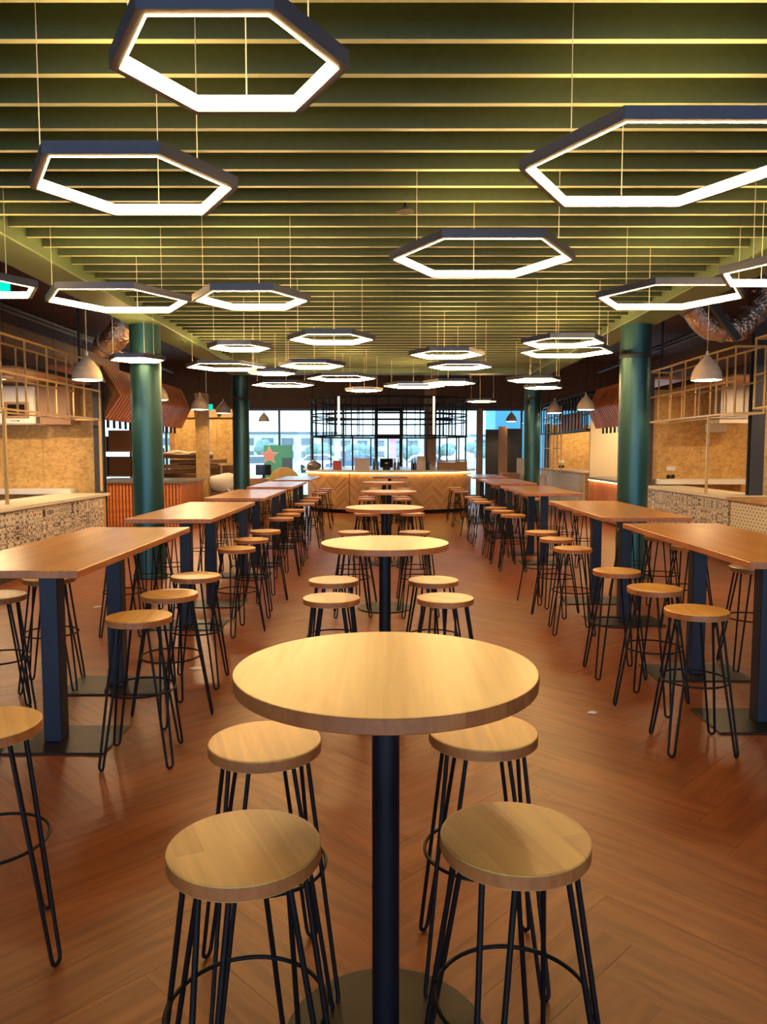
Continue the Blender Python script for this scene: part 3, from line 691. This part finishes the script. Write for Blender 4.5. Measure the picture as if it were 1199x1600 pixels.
tag(MB().bbox(0, 1.5, 0, .06, 0, 2.6, .004).obj('plaster_panel', 'cream_wall', None, (5.0, 18.85, 0)), 'cream panel lit from above behind the right batten counter', 'panel')

# ducts
def duct(label, pts, r):
    t = thing('foil_duct', label, 'duct', pts[0]); o = Vector(pts[0]); P = [Vector(p)-o for p in pts]; fine = []; rr = []
    for i in range(len(P)-1):
        for k in range(14):
            fine.append(P[i].lerp(P[i+1], k/14)); rr.append(r*(1+.025*math.sin(k*PI/14*6)))
    fine.append(P[-1]); rr.append(r)
    # relax corners
    for _ in range(9): fine = [fine[0]]+[(fine[i-1]+fine[i]*2+fine[i+1])/4 for i in range(1, len(fine)-1)]+[fine[-1]]
    MB().tube(fine, rr, 24).obj('hose', 'foil', t)
    for i in range(6, len(fine)-1, 14):
        T = (fine[i+1]-fine[i-1]).normalized(); MB().tube([fine[i]-T*.02, fine[i]+T*.02], r*1.06, 24).obj('clamp_band', 'steel_grey', t)
duct('bent silver foil duct above the right rod rack', [(4.15, 11.3, 4.61), (4.25, 11.3, 3.95), (4.72, 11.4, 3.42), (5.2, 11.4, 3.40), (5.55, 11.4, 3.85), (5.6, 11.4, 4.61)], .19)
duct('silver foil duct elbow left of the near left column', [(-4.3, 12.0, 3.2), (-4.05, 11.2, 3.12), (-3.72, 10.8, 3.2), (-3.5, 10.8, 3.6), (-3.48, 10.8, 4.61)], .17)
duct('silver foil duct at the left picture edge below the green beam', [(-3.55, 7.3, 3.75), (-4.1, 7.3, 3.35), (-4.8, 7.3, 3.2), (-5.6, 7.4, 3.3)], .22)
tag(MB().bar((0, 0, 0), (1.1, 0, -1.42), .045).obj('diagonal_brace', 'dark_post', None, (3.85, 10.95, 4.6)), 'dark diagonal brace crossing in front of the right foil duct', 'brace')
for lab, s in (('left', -1), ('right', 1)):
    tag(MB().tube([(0, 0, 0), (0, 15, 0)], .035, 10).tube([(s*.6, 0, .3), (s*.6, 15, .3)], .05, 10).obj('service_pipe', 'dark_post', None, (s*6.3, 8, 3.95)), 'dark service pipes under the ceiling above the %s stalls' % lab, 'pipe')
    tag(MB().bbox(-.4, .4, -7, 7, -.25, .25, .01).obj('air_duct', 'dark_ceiling', None, (s*7.6, 14, 3.8)), 'dark rectangular air duct above the %s stalls' % lab, 'duct')
def exit_sign(x, y, z, lab):
    t = thing('exit_sign', lab, 'sign', (x, y, z)); MB().bbox(-.16, .16, -.02, .02, 0, .16, .004).obj('panel', 'exit_green', t); MB().bar((0, 0, .16), (0, 0, ZC-z), .006).obj('rod', 'dark_post', t)
exit_sign(-4.75, 20.5, 2.70, 'small green exit sign hanging above the left OSB hut')
exit_sign(-4.1, 8.2, 3.24, 'green exit sign at the left picture edge')

# ------------------------------------------------------------------ far bar
BX, BY, BA, BB = .1, 22.2, 2.32, 2.35
def oval(a, b, n=72, e=2.6):
    P = []
    for k in range(n):
        th = 2*PI*k/n; c, s = math.cos(th), math.sin(th)
        P.append((a*math.copysign(abs(c)**(2/e), c), b*math.copysign(abs(s)**(2/e), s)))
    return P
t = thing('bar_counter', 'oval bar counter with herringbone veneer front, at the end of the centre row', 'counter', (BX, BY, 0))
MB().prism(oval(BA-.06, BB-.06), 0, .1).obj('plinth', 'black_steel', t)
MB().prism(oval(BA, BB), .1, 1.07).obj('front', 'bar_veneer', t)
MB().prism(oval(BA+.13, BB+.13), 1.09, 1.13).obj('countertop', 'stone_white', t)
MB().tube([(x, y, 1.06) for x, y in oval(BA+.03, BB+.03)], .012, 6, closed=True).obj('light_strip', 'led_strip', t)
MB().box(-1.05, -1.03, -BB-.012, -BB+.02, .1, 1.05).obj('joint_strip', 'cardboard_dark', t)
# rack over the bar
t = thing('oval_bar_rack', 'oval black steel bottle rack standing on the bar counter', 'rack', (BX, BY, 0))
for a, b, r in ((BA-.12, BB-.12, .022), (BA-.52, BB-.52, .018)):
    for z in (2.03, 2.45, 2.62, 3.04): MB().tube([(x, y, z) for x, y in oval(a, b, 56)], r, 6, closed=True).obj('ring', 'black_steel', t)
    P = oval(a, b, 26)
    for x, y in P: MB().bar((x, y, 2.03), (x, y, 3.04), .014).obj('upright', 'black_steel', t)
P = oval(BA-.12, BB-.12, 12); P2 = oval(BA-.12, BB-.12, 36)
for k in (0, 2, 4, 8, 10, 14, 18, 22, 25, 29, 32): x, y = P2[k]; MB().bar((x, y, 1.13), (x, y, 2.03), .02).obj('pole', 'black_steel', t)
Q = oval(BA-.52, BB-.52, 36); 
for k in range(0, 36, 3): MB().bar((P2[k][0], P2[k][1], 2.03), (Q[k][0], Q[k][1], 2.03), .012).obj('cross_rail', 'black_steel', t); MB().bar((P2[k][0], P2[k][1], 2.62), (Q[k][0], Q[k][1], 2.62), .012).obj('cross_rail', 'black_steel', t)
for k in range(0, 36, 9): MB().bar((P2[k][0], P2[k][1], 3.04), (P2[k][0], P2[k][1], ZC), .012).obj('hanger', 'black_steel', t)
for x, s in ((-1.22, 'left'), (1.21, 'right')):
    o = thing('tube_light', 'vertical glowing tube light hanging on the %s part of the bar rack' % s, 'light', (x+.02, 19.74, 2.03))
    MB().tube([(0, 0, .02), (0, 0, .98)], .022, 12).obj('tube', 'led_tube', o); MB().tube([(0, 0, .98), (0, 0, 1.02)], .026, 12).tube([(0, 0, -.02), (0, 0, .02)], .026, 12).obj('cap', 'black_steel', o); MB().bar((0, 0, 0), (0, .34, 0), .012).bar((0, 0, 1.0), (0, .34, 1.0), .012).obj('bracket', 'black_steel', o)
tag(MB().bbox(-.19, .19, -.15, .15, 0, ZC, .004).obj('brown_pillar', 'brown_board', None, (1.45, 25.2, 0)), 'square brown pillar behind the bar, right of the entrance door', 'pillar')
# things on the bar
def on_bar(name, mb, mat, x, y, lab, cat, group=None): return tag(mb.obj(name, mat, None, (x, y, 1.13)), lab, cat, group)
yb = 20.25
t = thing('gift_box', 'pinkish patterned cardboard box on the bar counter left of the till', 'box', (-.62, yb, 1.13))
MB().bbox(-.19, .19, -.15, .15, 0, .27, .004).obj('body', 'gift_box', t); MB().bbox(-.195, .195, -.155, .155, .27, .3, .004).obj('lid', 'paper_light', t)
t = thing('red_box', 'small bright red box on the bar counter', 'box', (-1.28, yb+.1, 1.13))
MB().bbox(-.11, .11, -.1, .1, 0, .24, .006).obj('body', 'red_gloss', t); MB().tube([(-.05, 0, .24), (-.05, 0, .3), (.05, 0, .3), (.05, 0, .24)], .006, 6).obj('handle', 'red_gloss', t)
t = thing('till', 'black till screen on a stand in the middle of the bar counter', 'till', (.02, yb, 1.13))
MB().bbox(-.17, .17, -.03, .03, .06, .3, .008, Matrix.Rotation(-.25, 4, 'X')).obj('screen', 'black_gloss', t); MB().bbox(-.1, .1, -.02, .12, 0, .1, .006).obj('base', 'black_steel', t); MB().box(-.04, .04, -.095, -.075, .17, .19).obj('logo_mark', 'white_paint', t)
bot = MB().lathe([(.034, 0), (.036, .01), (.036, .17), (.014, .22), (.013, .29), (.015, .3)], 14).mesh('bottle', 'bottle_dark')
bottle_lab = {-.31: 'dark bottle right of the patterned box on the bar', -.22: 'dark bottle just left of the till on the bar', .24: 'dark bottle just right of the till on the bar',
              .33: 'second dark bottle right of the till on the bar', .70: 'dark bottle left of the pale cartons on the bar', .77: 'dark bottle touching the pale cartons on the bar', 1.13: 'dark bottle between pale cartons and the tube light on the bar'}
for x, lb in bottle_lab.items():
    o = mkobj('bottle', bot, None, (x, yb+.02, 1.13)); tag(o, lb, 'bottle', 'bottles on the bar')
t = thing('pale_carton', 'pale carton on the bar counter right of the till', 'box', (.94, yb, 1.13)); MB().bbox(-.13, .13, -.12, .12, 0, .26, .004).obj('body', 'gift_box', t); MB().bbox(-.1, .1, -.1, .1, .262, .36, .004).obj('lid', 'paper_light', t)
for x, w, h, lb in ((1.62, .26, .2, 'wide brown carton on the right part of the bar counter'), (2.0, .14, .22, 'narrow brown carton right of the wide one on the bar')):
    t = thing('brown_carton', lb, 'box', (x, yb+.1, 1.13)); MB().bbox(-w, w, -.15, .15, 0, h, .004).obj('body', 'cardboard', t)
    for s in (-1, 1): MB().bbox(-w, w, s*.13-.05, s*.13+.05, h+.001, h+.012, .002, Matrix.Rotation(s*.25, 4, 'X')).obj('flap', 'paper_light', t)
t = thing('crumpled_bag', 'crumpled pale bag on the left end of the bar counter', 'bag', (-1.93, yb+.35, 1.13))
def blob(rx, ry, rz, seed, n=3, amp=.16):
    bm = bmesh.new(); bmesh.ops.create_icosphere(bm, subdivisions=n, radius=1); rd = random.Random(seed)
    ph = [(Vector((rd.uniform(-3, 3), rd.uniform(-3, 3), rd.uniform(-3, 3))), rd.uniform(0, 6)) for _ in range(8)]
    for v in bm.verts:
        d = sum(math.sin(v.co.dot(a)*1.6+b) for a, b in ph)/8; v.co *= 1+amp*2*d
        v.co = Vector((v.co.x*rx, v.co.y*ry, max(0, (v.co.z+.8)*rz)))
    mb = MB(); bm.verts.ensure_lookup_table(); mb.add([v.co for v in bm.verts], [[v.index for v in f.verts] for f in bm.faces], True); bm.free(); return mb
blob(.2, .15, .12, 3).obj('sack', 'steel_grey', t); blob(.07, .06, .05, 5).obj('knot', 'pale_board', t).location = (0, 0, .17)

# ------------------------------------------------------------------ left far corner
t = osb_wall('osb_hut', 'OSB clad hut wall behind the cardboard heap on the left', -6.0, -4.05, 21.5, .05, 2.55, 3, 'pine')
MB().bbox(0, 1.95, -.04, 0, 2.55, 2.78, .004).obj('header_board', 'pine', t); MB().bbox(-.02, .12, -.05, 0, 0, 2.78, .004).obj('corner_post', 'pine', t)
for q in (.75, 1.35): MB().bbox(q-.05, q+.05, -.14, -.04, 2.7, 2.85, .01).obj('spotlight', 'black_steel', t)
# heap of flattened cartons: each sheet a thing
rd = random.Random(11); carts = ['flat brown carton low in the left cardboard heap', 'flat brown carton sticking out left of the cardboard heap', 'flat brown carton in the middle of the cardboard heap', 'flat carton tilted on the cardboard heap',
 'dark flat carton leaning right in the cardboard heap', 'topmost flat dark carton of the cardboard heap', 'flat pale carton on the top left of the cardboard heap', 'flat carton at the right foot of the cardboard heap']
for k, lb in enumerate(carts):
    o = MB().bbox(-.6, .6, -.4, .4, 0, .10, .004); o = o.obj('flat_carton', ['cardboard', 'cardboard_dark', 'cardboard'][k % 3], None, (-5.0+rd.uniform(-.2, .2), 19.6+rd.uniform(-.15, .15), .56+k*.125), rd.uniform(-.5, .5))
    o.rotation_euler = (rd.uniform(-.04, .04), rd.uniform(-.03, .03), rd.uniform(-.5, .5)); tag(o, lb, 'carton', 'flattened cartons in the left heap')
for k, (x, y, z, sx, sy, sz, lb) in enumerate([(-5.1, 19.7, 0, .5, .4, .5, 'large closed carton at the bottom of the left cardboard heap'), (-3.95, 18.15, 0, .26, .26, .5, 'upright brown carton in front of the left cardboard heap'), (-4.15, 19.6, .0, .35, .3, .62, 'brown carton under the white sack'),
      (-5.9, 19.9, 0, .35, .35, 1.1, 'tall dark carton left of the cardboard heap'), (-4.35, 20.6, 0, .3, .25, 1.25, 'tall pale brown carton behind the white sack')]):
    t = thing('brown_carton', lb, 'carton', (x, y, z)); MB().bbox(-sx, sx, -sy, sy, 0, sz, .005).obj('body', 'cardboard' if k % 2 else 'cardboard_dark', t); MB().box(-.03, .03, -sy-.002, sy+.002, .01, sz+.003).obj('tape', 'paper_light', t)
for k, (x, y, z, a, lb) in enumerate([(-5.3, 19.45, 1.47, .5, 'crumpled cream paper sheet on top left of the cardboard heap'), (-4.75, 19.5, 1.47, -.5, 'crumpled cream paper sheet on top right of the cardboard heap')]):
    t = tag(blob(.42, .16, .09, 20+k, 3, .25).obj('paper_wad', 'paper_light', None, (x, y, z), a), lb, 'paper')
t = thing('white_sack', 'lumpy white plastic sack beside the far left column', 'sack', (-3.98, 18.95, .62)); blob(.42, .3, .26, 31, 3, .12).obj('body', 'sack_white', t); MB().tube([(.1, -.2, .1), (.2, -.32, .02), (.35, -.36, .06), (.45, -.3, .12)], .025, 6).obj('tie', 'white_paint', t)
tag(MB().bbox(-.45, .45, -.35, .35, 0, .62, .01).obj('brown_carton', 'cardboard_dark', None, (-3.98, 19.0, 0)), 'wide dark carton carrying the white sack', 'carton')
# dark shelf and boxes behind the left batten counter
t = thing('storage_shelf', 'dark storage shelf behind the left batten counter', 'shelf', (-7.0, 20.5, 0))
for x in (-1, 1):
    for y in (-.3, .3): MB().bar((x, y, 0), (x, y, 1.7), .02).obj('post', 'dark_post', t)
for z in (.3, .95, 1.6): MB().box(-1, 1, -.3, .3, z, z+.03).obj('shelf_board', 'brown_board', t)
for k in range(3):
    for j, z in enumerate((.33, .98, 1.63)):
        tag(MB().bbox(-.29, .29, -.25, .25, 0, (.5, .5, .38+.16*k)[j], .006).obj('storage_box', 'cardboard_dark', None, (-7.64+k*.64, 20.5, z)), '%s box on the %s board of the dark storage shelf' % (('left', 'middle', 'right')[k], ('lowest', 'middle', 'top')[j]), 'box', 'boxes on the storage shelf')
# star sign, monitor, crates, tabletop on edge
t = thing('star_sign', 'green board with a pink white-edged star, in the left window', 'sign', (-3.95, 25.6, 0))
MB().bbox(-.1, .85, 0, .04, 0, 1.82, .004).obj('board', 'sign_green', t); MB().box(.5, .85, -.02, 0, 0, 1.4).obj('side_panel', 'car_blue', t)
def star(r, th, y):
    v = []
    for k in range(10): a = PI/2+k*PI/5; q = r if k % 2 == 0 else r*.45; v.append((q*math.cos(a), q*math.sin(a)))
    mb = MB(); mb.add([(x, y, z) for x, z in v]+[(x, y+th, z) for x, z in v]+[(0, y, 0)], [(i, (i+1) % 10, 20) for i in range(10)]+[(i, i+10, (i+1) % 10+10, (i+1) % 10) for i in range(10)]); return mb
o = star(.34, .01, -.016).obj('star_edge', 'white_paint', t, (.08, 0, 1.48)); o = star(.25, .01, -.028).obj('star', 'pink', t, (.08, 0, 1.48))
t = thing('monitor', 'black monitor standing on the pale crate left of the bar', 'monitor', (-3.18, 20.0, .92))
MB().bbox(-.2, .2, -.02, .02, .08, .35, .008).obj('screen', 'black_gloss', t); MB().bbox(-.03, .03, 0, .03, .01, .1, .004).obj('stand', 'black_steel', t); MB().lathe([(.09, 0), (.09, .012)], 20).obj('foot', 'black_steel', t)
t = thing('wooden_crate', 'pale wooden crate left of the bar, behind the long tables', 'crate', (-3.25, 20.0, 0))
MB().box(-.33, .33, -.28, .28, .02, .88).obj('core', 'cardboard', t)
for k in range(6): MB().bbox(-.35, .35, -.3, -.28, .02+k*.15, .14+k*.15, .004).obj('board', 'pine', t)
MB().bbox(-.36, .36, -.31, .31, .88, .92, .004).obj('lid', 'pine', t)
t = MB().lathe([(.39, -.018), (.4, -.014), (.4, .014), (.39, .018)], 56).obj('loose_tabletop', 'round_top_wood', None, (-2.55, 19.3, .82)); t.rotation_euler = (PI/2+.12, 0, 0); 
tag(t, 'round pale tabletop standing on edge on a carton left of the bar', 'tabletop')
tag(MB().bbox(-.4, .4, -.25, .25, 0, .42, .006).obj('brown_carton', 'cardboard', None, (-2.55, 19.35, 0)), 'carton carrying the upright round tabletop', 'carton')

# ------------------------------------------------------------------ right far corner: boards against the blue wall
for x, y, w, h, th, mat, lb, nm in [(3.78, 25.9, .42, 2.35, .05, 'dark_post', 'dark door leaf leaning on the blue wall, left one', 'door_leaf'), (4.3, 26.0, .30, 2.38, .05, 'dark_post', 'dark door leaf leaning on the blue wall, right one', 'door_leaf'),
        (3.72, 24.4, .14, 2.4, .04, 'brown_board', 'tall brown board leaning before the dark door leaves', 'leaning_board'), (3.95, 22.4, .125, 1.42, .03, 'pale_board', 'white board leaning before the blue wall', 'leaning_board'),
        (4.2, 22.8, .1, 1.52, .03, 'brown_board', 'narrow brown board right of the white leaning board', 'leaning_board'), (4.36, 23.2, .07, 1.35, .03, 'pine', 'short pine board beside the far right column', 'leaning_board')]:
    o = MB().bbox(-w, w, -th/2, th/2, 0, h, .004).obj(nm, mat, None, (x, y, 0)); o.rotation_euler = (-.04, 0, 0); tag(o, lb, 'board')
t = thing('grey_carton', 'greyish carton stack before the tall leaning boards', 'carton', (3.55, 22.0, 0)); MB().bbox(-.24, .24, -.25, .25, 0, 1.0, .005).obj('body', 'brown_board', t); MB().box(-.03, .03, -.255, .255, .01, 1.003).obj('tape', 'cardboard', t)
t = thing('white_tub', 'white round tub left of the far right column', 'tub', (4.1, 20.6, 0)); MB().lathe([(.16, 0), (.2, .9), (.22, .92), (.22, .96), (.18, .965)], 28).obj('bucket', 'white_paint', t); MB().lathe([(.21, .966), (.21, .985)], 28).obj('lid', 'pale_board', t)
rack('pale rod rack on the floor against the blue wall at far right', 4.55, 1, 21.3, 22.3, (.3, 1.0, 1.7, 2.4, 2.85), mat='stone_white', dep=.3, step=.5, r=.012, hang=False)
for o in bpy.data.objects:
    if o.get('label', '').startswith('pale rod rack on the floor'):
        for xx in (0, .3):
            for yy in (0, 1.0): MB().bar((xx, yy, 0), (xx, yy, .3), .012).obj('foot', 'stone_white', o)
# litter on the floor
for k, (x, y, s, lb) in enumerate([(-1.42, 5.62, .05, 'scrap of paper on the floor under the left aisle stools'), (-1.04, 5.9, .03, 'small white scrap on the floor in the left aisle'), (-.95, 5.55, .035, 'white scrap on the floor beside the nearest round table'),
        (1.28, 4.65, .03, 'pale crumpled scrap on the floor in the right aisle'), (-3.0, 7.9, .05, 'white scrap on the floor near the tiled counter')]):
    tag(blob(s, s*.6, .006, 50+k, 2, .3).obj('paper_scrap', 'litter', None, (x, y, 0), k), lb, 'litter')

# ------------------------------------------------------------------ outside
og = MB().box(-90, 90, YF+.12, 180, -.12, -.05).obj('ground', 'outside_ground'); tag(og, kind='structure')
og = MB().box(-90, 90, -60, YB-.2, -.12, -.05).obj('forecourt', 'outside_ground'); tag(og, kind='structure')
def building(x, y, w, d, h, lb, rows, cols, mat='far_wall'):
    t = thing('building', lb, 'building', (x, y, -.05)); MB().box(-w/2, w/2, 0, d, 0, h).obj('wall', mat, t); MB().box(-w/2-.2, w/2+.2, -.2, d+.2, h, h+.25).obj('roof', 'far_dark', t)
    for r in range(rows):
        for c in range(cols):
            xx = -w/2+w*(c+.5)/cols; zz = .8+r*(h-.6)/rows
            MB().box(xx-w/cols*.3, xx+w/cols*.3, -.05, 0, zz, zz+(h-.6)/rows*.55).obj('window', 'far_dark', t)
building(-17, 95, 22, 8, 3.8, 'low pale building far outside the left window', 2, 9)
building(-1, 118, 18, 8, 3.8, 'low pale building far outside, left of the entrance door', 2, 7)
building(19, 100, 16, 8, 3.6, 'low pale building far outside, right of the entrance door', 2, 6)
def tree(x, y, h, k):
    t = thing('tree', ['bushy tree outside the left window, first of the far line', 'bushy tree far outside behind the left end of the bar', 'bushy tree far outside left of the entrance door', 'bushy tree far outside seen beside the door frame', 'bushy tree far outside right of the entrance door', 'bushy tree far outside at the right end of the glazing'][k], 'tree', (x, y, -.05))
    MB().tube([(0, 0, 0), (0, 0, h*.5)], [.2, .12], 8).obj('trunk', 'brown_board', t); mb = MB(); rd = random.Random(k)
    for q in range(7):
        b_ = blob(h*.28, h*.28, h*.2, k*10+q, 2, .2); dx, dy, dz = rd.uniform(-h*.35, h*.35), rd.uniform(-1, 1), h*.3+rd.uniform(0, h*.3)
        mb.add([(a+dx, b+dy, c+dz) for a, b, c in b_.v], b_.f, True)
    mb.obj('crown', 'leaf', t)
for k, (x, y, h) in enumerate([(-12, 78, 4.6), (-7, 82, 4.2), (-3, 88, 4.4), (2.2, 80, 4.0), (6, 84, 4.4), (10, 82, 4.2)]): tree(x, y, h*.66, k)
def car(x, y, mat, lb, rz=0):
    t = thing('car', lb, 'car', (x, y, -.05), rz)
    pr = [(-2.1, .35), (-2.1, .8), (-1.4, .92), (-.8, 1.42), (.7, 1.45), (1.5, .95), (2.1, .85), (2.15, .35)]
    mb = MB(); n = len(pr); mb.add([(a, -.85, b) for a, b in pr]+[(a, .85, b) for a, b in pr], [tuple(range(n)), tuple(range(n, 2*n))[::-1]]+[(i, i+n, (i+1) % n+n, (i+1) % n) for i in range(n)]); mb.obj('body', mat, t)
    MB().add([], []); g = MB(); g.add([(-1.2, -.86, .95), (-.75, -.86, 1.34), (.62, -.86, 1.36), (1.2, -.86, .98), (-1.2, .86, .95), (-.75, .86, 1.34), (.62, .86, 1.36), (1.2, .86, .98)], [(0, 1, 2, 3), (7, 6, 5, 4), (0, 4, 5, 1), (1, 5, 6, 2), (2, 6, 7, 3), (3, 7, 4, 0)]); g.obj('window', 'far_dark', t)
    for a in (-1.3, 1.35):
        for b in (-.8, .8): w = MB().lathe([(.32, -.1), (.32, .1)], 16).obj('wheel', 'tyre', t, (a, b, .32)); w.rotation_euler = (PI/2, 0, 0)
car(-7.3, 46, 'car_white', 'white car parked outside the left window'); car(-1.9, 52, 'car_blue', 'blue car parked outside behind the bar, left of the door')
car(2.6, 50, 'car_white', 'white car parked outside behind the bar, right of the door'); car(-5.2, 60, 'car_white', 'farther white car parked outside, second row')
t = thing('blue_hall', 'plain sky-blue hall wall outside the right end of the glazing', 'building', (7.0, 31, -.05)); MB().box(-2.6, 3.4, 0, 3, .75, 6).obj('facade', 'blue_wall', t); MB().box(-2.6, 3.4, .05, 3, 0, .75).obj('plinth', 'far_wall', t)
t = thing('banner_stand', 'tall red and white banner standing outside the entrance door', 'banner', (.3, 32, -.05)); MB().box(-.14, .14, 0, .03, .1, 2.3).obj('banner', 'pink', t)
for k in range(7): MB().box(-.09, .09, -.01, 0, .5+k*.22, .6+k*.22).obj('print_mark', 'white_paint', t)
MB().box(-.2, .2, -.15, .18, 0, .1).obj('foot', 'dark_post', t)
